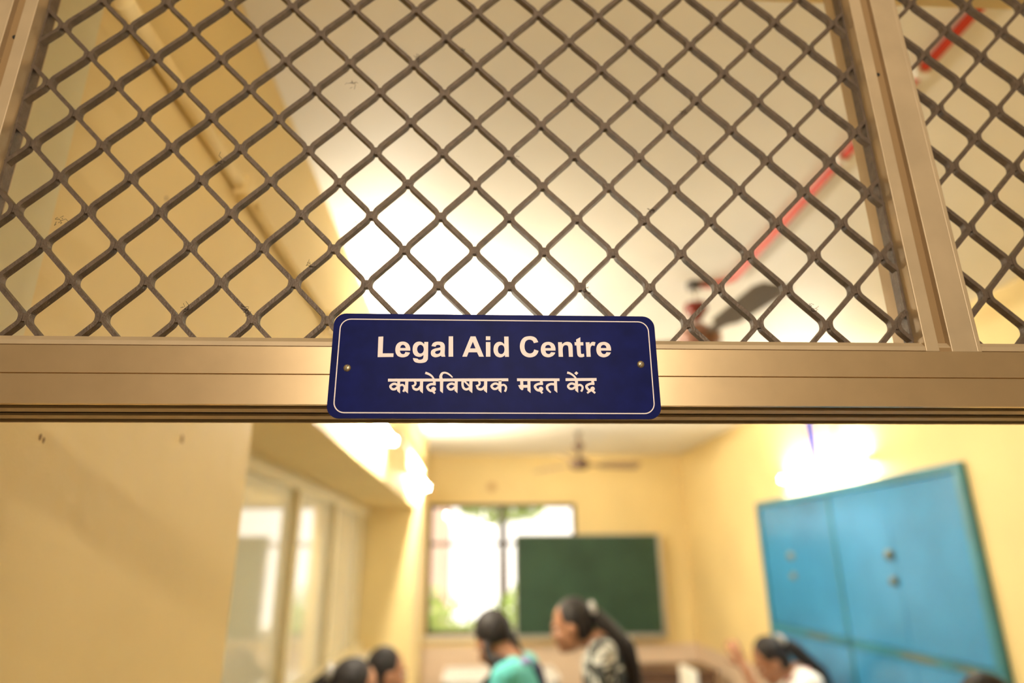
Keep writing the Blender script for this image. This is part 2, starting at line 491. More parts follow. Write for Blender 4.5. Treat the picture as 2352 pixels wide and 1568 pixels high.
def flat_shape(name, contours, y, m, parent, depth=.00025):
    cu = bpy.data.curves.new(name, 'CURVE'); cu.dimensions = '2D'; cu.fill_mode = 'BOTH'; cu.extrude = depth / 2
    for c in contours:
        s = cu.splines.new('POLY'); s.points.add(len(c) - 1); s.use_cyclic_u = True
        for p, q in zip(s.points, c): p.co = (q[0], q[1], 0, 1)
    o = bpy.data.objects.new('tmp', cu); C.objects.link(o)
    dg = bpy.context.evaluated_depsgraph_get()
    me = bpy.data.meshes.new_from_object(o.evaluated_get(dg))
    bpy.data.objects.remove(o); bpy.data.curves.remove(cu)
    bm = bmesh.new(); bm.from_mesh(me); bpy.data.meshes.remove(me)
    for v in bm.verts: v.co = Vector((v.co.x, y - v.co.z, v.co.y))
    return bm

def merge(bms):
    out = bmesh.new()
    for b in bms:
        me = bpy.data.meshes.new('t'); b.to_mesh(me); b.free(); out.from_mesh(me); bpy.data.meshes.remove(me)
    return out

obj('border_line', flat_shape('b', [rrect(-.1371, .1652, 1.9799, 2.0734, .0105), rrect(-.1361, .1642, 1.9809, 2.0724, .0095)], SY - .0001, None, None), M_white, sign)

# lettering: outlines drawn on the sign's own plane (millimetre-true; source units converted by unproj)
def on_sign(px, py):
    d = rt * ((px - 1176) / FPX) + up * (-(py - 784) / FPX) + fwd
    s = SY / d.y
    return (d.x * s, EYE + d.z * s)
def F3(p): return on_sign(860 + p[0] / 8.4, 750 + p[1] / 8.4)
def F4(p): return on_sign(1130 + p[0] / 8.1103, 750 + p[1] / 8.1103)

def spline(pts, n=5):
    """closed outline; (x,y) is a smooth point, (x,y,1) a corner"""
    N = len(pts); out = []
    P = [Vector(p[:2]) for p in pts]; K = [len(p) > 2 for p in pts]
    for i in range(N):
        a, b = P[i], P[(i + 1) % N]
        if K[i] and K[(i + 1) % N]:
            out.append(a); continue
        d = (b - a)
        ta = d if K[i] else (b - P[i - 1]) * .5
        tb = d if K[(i + 1) % N] else (P[(i + 2) % N] - a) * .5
        for k in range(n):
            t = k / n; t2 = t * t; t3 = t2 * t
            out.append(a * (2 * t3 - 3 * t2 + 1) + ta * (t3 - 2 * t2 + t) + b * (-2 * t3 + 3 * t2) + tb * (t3 - t2))
    return [(p.x, p.y) for p in out]

def glyph(F, *contours):
    return flat_shape('g', [[F(p) for p in spline(c)] for c in contours], SY - .0001, None, None)
def C_(*p): return [(x, y, 1) for x, y in p]
def stroke_pts(pts, w, n=6):
    P = [Vector(p) for p in pts]; Wd = w if isinstance(w, (list, tuple)) else [w] * len(P)
    line = []; ws = []
    for i in range(len(P) - 1):
        a, b = P[i], P[i + 1]
        ta = (b - P[i - 1]) * .5 if i else (b - a)
        tb = (P[i + 2] - a) * .5 if i + 2 < len(P) else (b - a)
        for k in range(n):
            t = k / n; t2 = t * t; t3 = t2 * t
            line.append(a * (2 * t3 - 3 * t2 + 1) + ta * (t3 - 2 * t2 + t) + b * (-2 * t3 + 3 * t2) + tb * (t3 - t2)); ws.append(Wd[i] * (1 - t) + Wd[i + 1] * t)
    line.append(P[-1]); ws.append(Wd[-1])
    L, Rr = [], []
    for i, p in enumerate(line):
        d = (line[min(i + 1, len(line) - 1)] - line[max(i - 1, 0)]).normalized()
        nrm = Vector((-d.y, d.x)) * ws[i] / 2
        L.append(p + nrm); Rr.append(p - nrm)
    return L, Rr
def strokes(F, *items):
    """each item: ('s', points, width) | ('p', polygon) | ('c', centre, radius)"""
    bm = bmesh.new()
    lift = 0
    for it in items:
        y = SY - .0002 - lift * .000004; lift += 1
        if it[0] == 's':
            L, Rr = stroke_pts(it[1], it[2])
            lv = [F(p) for p in L]; rv = [F(p) for p in Rr]
            a = [bm.verts.new((p[0], y, p[1])) for p in lv]; b = [bm.verts.new((p[0], y, p[1])) for p in rv]
            for i in range(len(a) - 1): bm.faces.new((a[i], a[i + 1], b[i + 1], b[i]))
        else:
            poly = it[1] if it[0] == 'p' else [(it[1][0] + it[2] * math.cos(2 * PI * k / 20), it[1][1] + it[2] * math.sin(2 * PI * k / 20)) for k in range(20)]
            bm.faces.new([bm.verts.new((F(p)[0], y, F(p)[1])) for p in poly])
    # give the ink its thickness
    r = bmesh.ops.extrude_face_region(bm, geom=list(bm.faces))
    for v in r['geom']:
        if isinstance(v, bmesh.types.BMVert): v.co.y = SY - .00002
    return bm

gL = glyph(F3, C_((78, 195), (172, 190), (160, 515), (370, 515), (366, 585), (62, 588)))
gE1 = glyph(F3, [(692, 463, 1), (690, 410), (665, 345), (615, 303), (550, 288), (478, 303), (425, 355), (403, 440), (418, 520), (465, 574), (550, 592), (630, 572), (672, 532), (686, 500, 1), (598, 488, 1), (585, 516), (555, 531), (510, 512), (490, 463, 1)],
            [(497, 412, 1), (510, 373), (550, 350), (590, 373), (606, 412, 1)])
gG = glyph(F3, [(962, 295, 1), (1038, 295, 1), (1034, 590), (1022, 645), (980, 687), (890, 703), (800, 690), (757, 655), (742, 605, 1), (832, 616, 1), (848, 632), (885, 638), (930, 622), (945, 585), (947, 548, 1), (905, 575), (858, 583), (788, 560), (748, 505), (737, 435), (752, 358), (800, 305), (865, 288), (920, 302), (961, 340, 1)],
           [(888, 350), (842, 378), (824, 435), (842, 495), (888, 520), (935, 495), (953, 435), (935, 376)])
gA = glyph(F3, [(1100, 375, 1), (1125, 325), (1165, 298), (1230, 288), (1310, 300), (1350, 340), (1360, 400), (1357, 520), (1370, 580, 1), (1296, 580, 1), (1281, 560, 1), (1230, 583), (1165, 590), (1107, 562), (1088, 508), (1105, 455), (1160, 425), (1220, 412), (1275, 398, 1), (1266, 362), (1225, 352), (1192, 362), (1180, 388, 1)],
           [(1275, 452, 1), (1220, 464), (1182, 478), (1171, 503), (1198, 527), (1243, 520), (1270, 492)])
gl = glyph(F3, C_((1434, 187), (1518, 187), (1520, 580), (1430, 580)))
word1 = merge([gL, gE1, gG, gA, gl])
gAA = glyph(F3, C_((1855, 188), (1950, 188), (2112, 580), (2020, 580), (1980, 495), (1818, 495), (1785, 580), (1695, 580)), C_((1898, 292), (1952, 420), (1845, 420)))
gI = merge([glyph(F3, C_((2150, 187), (2236, 187), (2236, 260), (2150, 260))), glyph(F3, C_((2150, 298), (2237, 298), (2238, 580), (2152, 580)))])
gD = glyph(F4, [(226, 185, 1), (308, 185, 1), (316, 563, 1), (243, 563, 1), (241, 530, 1), (203, 560), (145, 572), (78, 547), (37, 485), (28, 420), (42, 350), (86, 298), (145, 282), (195, 297), (229, 330, 1)],
           [(172, 342), (128, 365), (110, 425), (125, 488), (172, 512), (216, 488), (233, 425), (216, 363)])
word2 = merge([gAA, gI, gD])
gC = glyph(F4, [(862, 288, 1), (828, 225), (780, 190), (700, 177), (605, 197), (545, 258), (520, 350), (530, 440), (570, 515), (638, 560), (718, 572), (795, 552), (845, 505), (868, 450, 1), (787, 425, 1), (762, 478), (708, 500), (650, 480), (615, 428), (606, 360), (620, 290), (655, 253), (705, 243), (755, 262), (782, 307, 1)])
def small_e(x0):
    return glyph(F4, [(1184 + x0, 447, 1), (1180 + x0, 390), (1155 + x0, 332), (1105 + x0, 295), (1045 + x0, 284), (972 + x0, 300), (925 + x0, 350), (909 + x0, 425), (925 + x0, 500), (972 + x0, 552), (1050 + x0, 571), (1120 + x0, 552), (1163 + x0, 515), (1179 + x0, 482, 1), (1098 + x0, 475, 1), (1083 + x0, 500), (1053 + x0, 512), (1012 + x0, 492), (994 + x0, 447, 1)],
                 [(990 + x0, 399, 1), (1003 + x0, 360), (1045 + x0, 340), (1086 + x0, 360), (1100 + x0, 399, 1)])
gN = glyph(F4, [(1230, 290, 1), (1303, 290, 1), (1306, 330, 1), (1350, 295), (1405, 283), (1462, 297), (1495, 342), (1502, 410), (1508, 562, 1), (1432, 562, 1), (1424, 420), (1414, 362), (1380, 344), (1336, 360), (1317, 420), (1324, 562, 1), (1242, 562, 1)])
gT = glyph(F4, [(1645, 197, 1), (1646, 290, 1), (1700, 290, 1), (1702, 350, 1), (1649, 350, 1), (1655, 460), (1660, 500), (1681, 510), (1712, 503, 1), (1720, 556, 1), (1678, 570), (1620, 562), (1590, 520), (1582, 450), (1573, 350, 1), (1540, 350, 1), (1537, 290, 1), (1570, 290, 1), (1567, 240, 1)])
gR = glyph(F4, [(1745, 292, 1), (1818, 290, 1), (1820, 332, 1), (1850, 293), (1888, 283), (1928, 292, 1), (1910, 360, 1), (1873, 350), (1845, 370), (1833, 430), (1840, 562, 1), (1762, 562, 1)])
word3 = merge([gC, small_e(0), gN, gT, gR, small_e(1034)])
for w in (word1, word2, word3): obj('lettering', w, M_white, sign)

w1 = strokes(F3, ('p', [(262, 1004), (2582, 997), (2584, 1052), (262, 1060)]),
    ('p', [(443, 1055), (497, 1055), (494, 1288), (437, 1238)]),
    ('s', [(447, 1128), (400, 1103), (352, 1110), (307, 1153), (345, 1204), (400, 1203), (447, 1165)], 45),
    ('s', [(492, 1135), (540, 1122), (580, 1155), (582, 1205), (555, 1255)], 40),
    ('p', [(595, 1055), (655, 1055), (647, 1288), (588, 1240)]),
    ('s', [(775, 1055), (794, 1090), (775, 1130), (722, 1150)], [38, 40, 42, 34]),
    ('s', [(738, 1135), (757, 1190), (805, 1213), (850, 1200), (890, 1150)], [34, 44, 48, 46, 40]),
    ('p', [(880, 1055), (940, 1055), (935, 1288), (875, 1238)]),
    ('p', [(1130, 1055), (1180, 1055), (1184, 1132), (1132, 1132)]),
    ('s', [(1184, 1110), (1090, 1110), (1024, 1152), (1045, 1210), (1095, 1236), (1150, 1226)], [46, 46, 48, 48, 46, 40]),
    ('c', (1142, 1206), 46),
    ('s', [(1122, 1238), (1168, 1288)], 38),
    ('s', [(982, 890), (1050, 915), (1108, 955), (1148, 1010)], [46, 42, 36, 30]),
    ('p', [(1265, 1050), (1328, 1050), (1322, 1285), (1265, 1240)]),
    ('s', [(1288, 1010), (1280, 960), (1305, 905), (1350, 888), (1405, 900), (1460, 935), (1507, 980)], [60, 56, 44, 36, 34, 30, 22]),
    ('p', [(1550, 1050), (1608, 1050), (1603, 1285), (1545, 1235)]),
    ('s', [(1555, 1122), (1505, 1101), (1455, 1108), (1412, 1150), (1450, 1206), (1505, 1206), (1555, 1165)], 45),
    ('s', [(1703, 1050), (1700, 1120), (1722, 1185), (1775, 1210), (1838, 1185)], 45),
    ('s', [(1735, 1050), (1845, 1160)], 34),
    ('p', [(1832, 1050), (1893, 1050), (1888, 1283), (1828, 1235)]),
    ('s', [(2012, 1050), (2032, 1088), (2013, 1128), (1958, 1148)], [38, 40, 42, 34]),
    ('s', [(1975, 1133), (1995, 1188), (2042, 1210), (2088, 1197), (2125, 1150)], [34, 44, 48, 46, 40]),
    ('p', [(2115, 1050), (2177, 1050), (2172, 1280), (2112, 1232)]))
w1b = strokes(F4, ('p', [(122, 1005), (178, 1005), (175, 1237), (120, 1187)]),
    ('s', [(127, 1085), (82, 1062), (36, 1066), (-10, 1108), (30, 1156), (78, 1156), (127, 1120)], 42),
    ('s', [(172, 1092), (222, 1085), (260, 1120), (258, 1172), (238, 1210)], 38))
w2 = strokes(F4, ('p', [(465, 963), (1257, 963), (1258, 1013), (467, 1015)]),
    ('p', [(525, 1008), (580, 1008), (583, 1090), (528, 1090)]),
    ('p', [(487, 1092), (530, 1084), (665, 1085), (665, 1136), (584, 1138), (584, 1165), (572, 1184), (548, 1180), (515, 1150)]),
    ('p', [(660, 1008), (715, 1008), (720, 1238), (660, 1187)]),
    ('p', [(893, 1008), (942, 1008), (948, 1086), (897, 1086)]),
    ('s', [(950, 1065), (868, 1066), (801, 1105), (825, 1163), (870, 1188), (920, 1180)], [44, 44, 46, 46, 44, 38]),
    ('c', (912, 1160), 43),
    ('s', [(890, 1187), (942, 1240)], 36),
    ('p', [(1155, 1008), (1210, 1008), (1217, 1233), (1160, 1185)]),
    ('s', [(1165, 1074), (1092, 1070), (1030, 1105), (1036, 1165), (1095, 1228)], [46, 44, 48, 42, 26]))
w3 = strokes(F4, ('p', [(1370, 960), (1947, 957), (1948, 1010), (1371, 1013)]),
    ('p', [(1545, 1005), (1600, 1005), (1607, 1231), (1550, 1187)]),
    ('s', [(1552, 1085), (1506, 1061), (1456, 1066), (1417, 1108), (1450, 1153), (1505, 1154), (1552, 1120)], 42),
    ('s', [(1598, 1092), (1645, 1085), (1685, 1120), (1682, 1168), (1660, 1207)], 38),
    ('s', [(1400, 855), (1452, 870), (1515, 910), (1565, 962)], [44, 38, 34, 30]),
    ('p', [(1570, 832), (1608, 865), (1572, 903), (1532, 868)]),
    ('p', [(1848, 1005), (1898, 1005), (1906, 1084), (1855, 1084)]),
    ('s', [(1908, 1064), (1830, 1065), (1760, 1105), (1785, 1163), (1830, 1186), (1880, 1175)], [44, 44, 46, 46, 44, 38]),
    ('c', (1874, 1158), 42),
    ('s', [(1850, 1178), (1922, 1237)], 36),
    ('s', [(1855, 1178), (1772, 1237)], 36))
obj('lettering', merge([w1, w1b]), M_white, sign)
obj('lettering', w2, M_white, sign)
obj('lettering', w3, M_white, sign)
for (x, z, a) in ((-.1270, 2.0235, 70), (.1546, 2.0290, 50)):
    bm = bmesh.new()
    prof = [(.0036, 0), (.0034, .0006), (.0026, .0012), (.0012, .0016), (.0001, .0017)]
    seg = 20
    rings = [[bm.verts.new((x + r * math.cos(2 * PI * k / seg), SY - h, z + r * math.sin(2 * PI * k / seg))) for k in range(seg)] for r, h in prof]
    for p, q in zip(rings, rings[1:]):
        for k in range(seg): bm.faces.new((p[k], p[(k + 1) % seg], q[(k + 1) % seg], q[k])).smooth = True
    bm.faces.new(rings[-1])
    s = obj('screw', bm, M_screw, sign)
    bm = bmesh.new(); add_box(bm, (-.0030, -.0019, -.0003), (.0030, -.0009, .0003))
    for v in bm.verts:
        c, s_ = math.cos(R(a)), math.sin(R(a)); xx, zz = v.co.x, v.co.z
        v.co = Vector((x + xx * c - zz * s_, SY + v.co.y, z + xx * s_ + zz * c))
    so = obj('slot', bm, M_steel, s)
    so.matrix_parent_inverse = Matrix.Translation(-sign.location)
    so.matrix_parent_inverse = (Matrix.Translation(sign.location) @ s.matrix_parent_inverse).inverted() if False else Matrix.Identity(4)

# ------------------------------------------------------------------ services on walls and ceiling
bm = bmesh.new()
ZP = 2.64
add_tube(bm, [(XL + .014, YF + .02, ZP), (XL + .014, 1.30, ZP)], .016, 12)
add_tube(bm, [(XL + .013, 1.28, ZP), (XL + .013, 6.7, ZP)], .0125, 12)
cd = tag(obj('conduit_pipe', bm, M_yellow), 'long yellow painted conduit pipe running along the left wall and beam', 'pipe')
bm = B(((XL, 1.27, ZP - .025), (XL + .035, 1.33, ZP + .025)), bevel=.006); obj('coupling', bm, M_yellow, cd)
bm = B(((XL, 2.13, ZP - .03), (XL + .04, 2.20, ZP + .03)), bevel=.006); obj('coupling', bm, M_yellow, cd)
bm = bmesh.new()
add_tube(bm, [(1.128, YF, ZC - .013), (1.128, 2.05, ZC - .013), (1.128, 2.62, ZC - .013), (1.05, 2.70, ZC - .013), (.985, 2.705, ZC - .013)], .0125, 12)
rp = tag(obj('ceiling_conduit', bm, M_red), 'thin red conduit pipe running across the ceiling to the near fan', 'pipe')
for y in (1.315, 1.70):
    obj('clip', B(((1.108, y - .012, ZC - .03), (1.148, y + .012, ZC)), bevel=.003), M_batten, rp)

def ceiling_fan(x, y, zhub, angs, label, m_body, m_blade, m_cup, rad=.62, tilt=.022):
    f = thing('ceiling_fan', (x, y, zhub), label, 'fan')
    bm = bmesh.new(); add_tube(bm, [(x, y, ZC), (x, y, ZC - .03)], .03, 16)
    obj('ceiling_hook', bm, M_steel, f)
    bm = bmesh.new(); add_tube(bm, [(x, y, ZC - .02), (x, y, zhub + .04)], .0105, 12)
    obj('downrod', bm, M_batten if m_cup is M_redm else m_body, f)
    bm = bmesh.new(); add_lathe(bm, x, y, [(.018, ZC - .10), (.050, ZC - .108), (.055, ZC - .135), (.034, ZC - .165), (.016, ZC - .19)])
    obj('canopy', bm, m_cup, f)
    bm = bmesh.new(); add_lathe(bm, x, y, [(.02, zhub + .075), (.045, zhub + .06), (.085, zhub + .035), (.10, zhub + .01), (.095, zhub - .02), (.07, zhub - .045), (.02, zhub - .05)])
    obj('motor', bm, m_body, f)
    for a in angs:
        bm = bmesh.new()
        d = Vector((math.cos(R(a)), math.sin(R(a)), 0)); n = Vector((-d.y, d.x, 0)); tw = Vector((0, 0, tilt))
        outline = [(.10, .020), (.20, .030), (.24, .060), (rad - .04, .075), (rad, .055)]
        tops = []
        for side in (1, -1):
            tops.append([Vector((x, y, zhub)) + d * r + n * w * side + tw * (-side * w / .06) for r, w in outline])
        rows = []
        for p, q in zip(*tops):
            rows.append([bm.verts.new(p + Vector((0, 0, .002))), bm.verts.new(q + Vector((0, 0, .002))), bm.verts.new(q - Vector((0, 0, .002))), bm.verts.new(p - Vector((0, 0, .002)))])
        for p, q in zip(rows, rows[1:]):
            for k in range(4): bm.faces.new((p[k], p[(k + 1) % 4], q[(k + 1) % 4], q[k]))
        bm.faces.new(rows[0][::-1]); bm.faces.new(rows[-1])
        obj('blade', bm, m_blade, f)
    return f
ceiling_fan(.968, 2.70, 2.775, (38, 158, -82 + 360), 'near ceiling fan with maroon canopy seen through the diamond grille', M_motor, M_blade, M_redm, tilt=.003)
ceiling_fan(.972, 6.40, 2.735, (8, 128, 248), 'far brown ceiling fan hanging in front of the back wall', M_brown, M_bladelt, M_brown)

def tube_lamp(x, side, y0, y1, z, m_tube, label):
    t = thing('tube_light', (x, (y0 + y1) / 2, z), label, 'lamp')
    xb = x + side * .045
    obj('batten', B(((min(x, x + side * .028), y0 - .01, z - .02), (max(x, x + side * .028), y1 + .01, z + .02)), bevel=.003), M_batten, t)
    bm = bmesh.new(); add_tube(bm, [(xb, y0 + .02, z), (xb, y1 - .02, z)], .0145, 14); obj('tube', bm, m_tube, t)
    for y in (y0, y1 - .02):
        obj('lamp_holder', B(((min(x, x + side * .07), y, z - .022), (max(x, x + side * .07), y + .02, z + .022)), bevel=.003), M_batten, t)
tube_lamp(XL, 1, 2.55, 3.75, 2.50, M_tubeL, 'lit tube light on the left beam behind the aluminium header')
tube_lamp(XL, 1, 5.05, 6.25, 2.50, M_tubeL, 'lit tube light at the far end of the left beam')
tube_lamp(XR, -1, 3.95, 5.15, 2.44, M_tubeR, 'lit tube light on the right wall above the blue cupboard')
# drop wire and blue banner above the right lamp
bm = bmesh.new(); add_tube(bm, [(XR - .006, 4.33, ZC), (XR - .006, 4.335, 2.46)], .006, 8)
tag(obj('lamp_wire', bm, mat('orange_wire', (.55, .30, .08), rough=.5)), 'thin orange wire dropping down the right wall to the tube light', 'wire')
m_ban = mat('blue_white_paper', (.03, .04, .30), rough=.7, vary=.9, vscale=14)
tag(obj('paper_strip', B(((XR - .006, 4.60, 2.50), (XR - .001, 4.73, 2.86)), bevel=.001), m_ban), 'narrow blue printed paper strip hanging on the right wall', 'poster')
# round box on the back wall
bm = bmesh.new(); add_tube(bm, [(.138, YB, 2.674), (.138, YB - .03, 2.674)], [.055, .045], 18)
tag(obj('junction_box', bm, mat('tan_plastic', (.55, .36, .16), rough=.5)), 'small round tan junction box on the back wall above the window', 'junction box')

# ------------------------------------------------------------------ chalkboard
BX0, BX1, BZ0, BZ1, BY = .40, 2.075, 1.04, 2.125, 7.74
cb = thing('chalkboard', ((BX0 + BX1) / 2, BY, BZ0), 'large green chalkboard on the back wall covering part of the window', 'chalkboard')
obj('writing_surface', B(((BX0 + .01, BY, BZ0 + .01), (BX1 - .01, BY + .018, BZ1 - .01))), M_board, cb)
obj('frame', B(((BX0, BY - .006, BZ0), (BX0 + .014, BY + .022, BZ1)), ((BX1 - .04, BY - .006, BZ0), (BX1, BY + .022, BZ1)), ((BX0, BY - .006, BZ1 - .014), (BX1, BY + .022, BZ1)), ((BX0, BY - .006, BZ0), (BX1, BY + .022, BZ0 + .03))), M_boardframe, cb)
obj('chalk_ledge', B(((BX0, BY - .05, BZ0 - .006), (BX1, BY + .02, BZ0 + .004))), M_boardframe, cb)
for xb_ in (BX1 - .3, WX1 + .05):
    obj('bracket', B(((xb_, BY + .02, BZ0 + .2), (xb_ + .04, YB, BZ1 - .2))), M_steel, cb)

# ------------------------------------------------------------------ built-in blue cupboard
CY0, CY1, CZ1, CX = 3.19, 5.74, 2.305, 2.415
cup = thing('wall_cupboard', (CX, (CY0 + CY1) / 2, 0), 'big glossy blue cupboard built into the right wall', 'cupboard')
obj('frame', B(((CX - .012, CY0, .06), (XR, CY0 + .055, CZ1)), ((CX - .012, CY1 - .055, .06), (XR, CY1, CZ1)), ((CX - .012, CY0 + .055, CZ1 - .045), (XR, CY1 - .055, CZ1)), ((CX - .006, CY0 + .055, 1.30), (XR, CY1 - .055, 1.345)), ((CX - .006, CY0 + .055, .06), (XR, CY1 - .055, .10)), ((CX - .006, 4.515, .10), (XR, 4.545, CZ1 - .045)), bevel=.002), M_blue2, cup)
obj('plinth', B(((CX + .004, CY0 + .01, 0), (XR, CY1 - .01, .06))), M_blue2, cup)
ys = [CY0 + .06, 3.88, 4.512, 4.548, 5.16, CY1 - .06]
doors = [(ys[0], ys[1] - .002), (ys[1] + .002, ys[2]), (ys[3], ys[4] - .002), (ys[4] + .002, ys[5])]
for k, (a, b) in enumerate(doors):
    for (z0, z1) in ((.105, 1.296), (1.349, CZ1 - .049)):
        d = obj('door', B(((CX, a, z0), (XR, b, z1)), bevel=.003), M_blue, cup)
        if z0 > 1 and k in (1, 3):
            ha = a + .03
            for hz, r_ in ((1.86, .032), (1.715, .026)):
                bm = bmesh.new(); add_tube(bm, [(CX + .001, ha, hz), (CX - .012, ha, hz), (CX - .03, ha, hz - .01)], [r_, r_, r_ * .5], 14)
                h = obj('handle' if hz < 1.8 else 'lock', bm, M_rust, d)
                h.matrix_parent_inverse = Matrix.Identity(4)
for (y0_, y1_, w_) in ((4.75, 5.15, .012), (3.62, 4.02, .016), (3.30, 3.55, .012)):
    bm = bmesh.new()
    n_ = 14
    top_ = [(y0_ + (y1_ - y0_) * k / n_, 1.322 + w_ * random.uniform(.4, 1.2) * math.sin(PI * k / n_)) for k in range(n_ + 1)]
    bot_ = [(y1_ - (y1_ - y0_) * k / n_, 1.320 - w_ * random.uniform(.4, 1.2) * math.sin(PI * k / n_)) for k in range(1, n_)]
    add_prism(bm, top_ + bot_, 0, CX - .0075, CX - .005)
    obj('worn_patch', bm, M_rust, cup)
# fix sub-part transforms: geometry is in world space, so cancel the parents' placement
bpy.context.view_layer.update()
for o in list(SC.objects):
    if o.parent is not None and o.parent.parent is not None:
        o.matrix_parent_inverse = o.parent.matrix_world.inverted()

# ------------------------------------------------------------------ desks and seats
def desk(x0, x1, y0, y1, z, label, mt, ml, front=False):
    t = thing('desk', ((x0 + x1) / 2, (y0 + y1) / 2, 0), label, 'desk')
    obj('desk_top', B(((x0, y0, z - .03), (x1, y1, z)), bevel=.004), mt, t)
    for x in (x0 + .04, x1 - .04):
        for y in (y0 + .04, y1 - .04):
            obj('leg', B(((x - .015, y - .015, 0), (x + .015, y + .015, z - .03))), ml, t)
    obj('apron', B(((x0 + .05, y0 + .03, z - .12), (x1 - .05, y0 + .045, z - .03))), mt, t)
    if front:
        obj('shelf', B(((x0 + .05, y0 + .05, z - .16), (x1 - .05, y1 - .05, z - .145))), mt, t)
desk(-.35, .78, 6.85, 7.60, .79, 'white topped table in front of the back window', M_whitetop, M_legm)
desk(-.42, .16, 5.55, 6.10, .77, 'nearer white topped table behind the turquoise top', M_whitetop, M_legm)
desk(1.50, 2.28, 6.75, 7.30, .84, 'dark brown wooden desk below the chalkboard beside the right wall', M_wood, M_wood, True)

ch = thing('plastic_chair', (1.80, 6.05, 0), 'white plastic chair turned side on before the brown desk', 'chair')
obj('seat', B(((1.72, 5.82, .42), (2.14, 6.24, .45)), bevel=.01), M_plastic, ch)
obj('backrest', B(((1.742, 5.84, .45), (1.80, 6.22, .975)), bevel=.02), M_plastic, ch)
for x in (1.74, 2.10):
    for y in (5.85, 6.21):
        obj('leg', B(((x - .018, y - .018, 0), (x + .018, y + .018, .42)), bevel=.004), M_plastic, ch)

def bench(x0, x1, y0, y1, z, label):
    t = thing('bench', ((x0 + x1) / 2, (y0 + y1) / 2, 0), label, 'bench')
    obj('seat', B(((x0, y0, z - .03), (x1, y1, z)), bevel=.004), M_wood, t)
    for x in (x0 + .04, x1 - .04):
        for y in (y0 + .05, y1 - .05):
            obj('leg', B(((x - .018, y - .018, 0), (x + .018, y + .018, z - .03))), M_wood, t)

# ------------------------------------------------------------------ people
def capsule(bm, a, b, ra, rb, seg=14):
    a, b = Vector(a), Vector(b); d = b - a
    L = d.length
    if L < 1e-6: return
    d /= L; u, w = frame_of(d)
    prof = []
    for k in range(1, 5):
        t = PI / 2 * (1 - k / 4); prof.append((a - d * ra * math.sin(t), ra * math.cos(t)))
    for k in range(0, 4):
        t = PI / 2 * (k / 4); prof.append((b + d * rb * math.sin(t), rb * math.cos(t)))
    rings = [[bm.verts.new(c + (u * math.cos(2 * PI * k / seg) + w * math.sin(2 * PI * k / seg)) * r) for k in range(seg)] for c, r in prof]
    for p, q in zip(rings, rings[1:]):
        for k in range(seg): bm.faces.new((p[k], p[(k + 1) % seg], q[(k + 1) % seg], q[k]))
    va = bm.verts.new(a - d * ra); vb = bm.verts.new(b + d * rb)
    for k in range(seg):
        bm.faces.new((rings[0][(k + 1) % seg], rings[0][k], va)); bm.faces.new((rings[-1][k], rings[-1][(k + 1) % seg], vb))

def ellipsoid(bm, c, r, M=None):
    res = bmesh.ops.create_uvsphere(bm, u_segments=20, v_segments=12, radius=1.0)
    for v in res['verts']:
        p = Vector((v.co.x * r[0], v.co.y * r[1], v.co.z * r[2]))
        v.co = Vector(c) + (M @ p if M is not None else p)

def fused(name, bm, m, parent, voxel=.008, smooth=4):
    me = bpy.data.meshes.new(name); bmesh.ops.recalc_face_normals(bm, faces=bm.faces); bm.to_mesh(me); bm.free()
    o = bpy.data.objects.new('tmp', me); C.objects.link(o)
    r = o.modifiers.new('r', 'REMESH'); r.mode = 'VOXEL'; r.voxel_size = voxel; r.use_smooth_shade = True
    s = o.modifiers.new('s', 'SMOOTH'); s.iterations = smooth; s.factor = .5
    dg = bpy.context.evaluated_depsgraph_get()
    out = bpy.data.meshes.new_from_object(o.evaluated_get(dg))
    bpy.data.objects.remove(o); bpy.data.meshes.remove(me)
    out.name = name; out.materials.clear(); out.materials.append(m)
    for p in out.polygons: p.use_smooth = True
    q = bpy.data.objects.new(name, out); C.objects.link(q); q.parent = parent
    return q

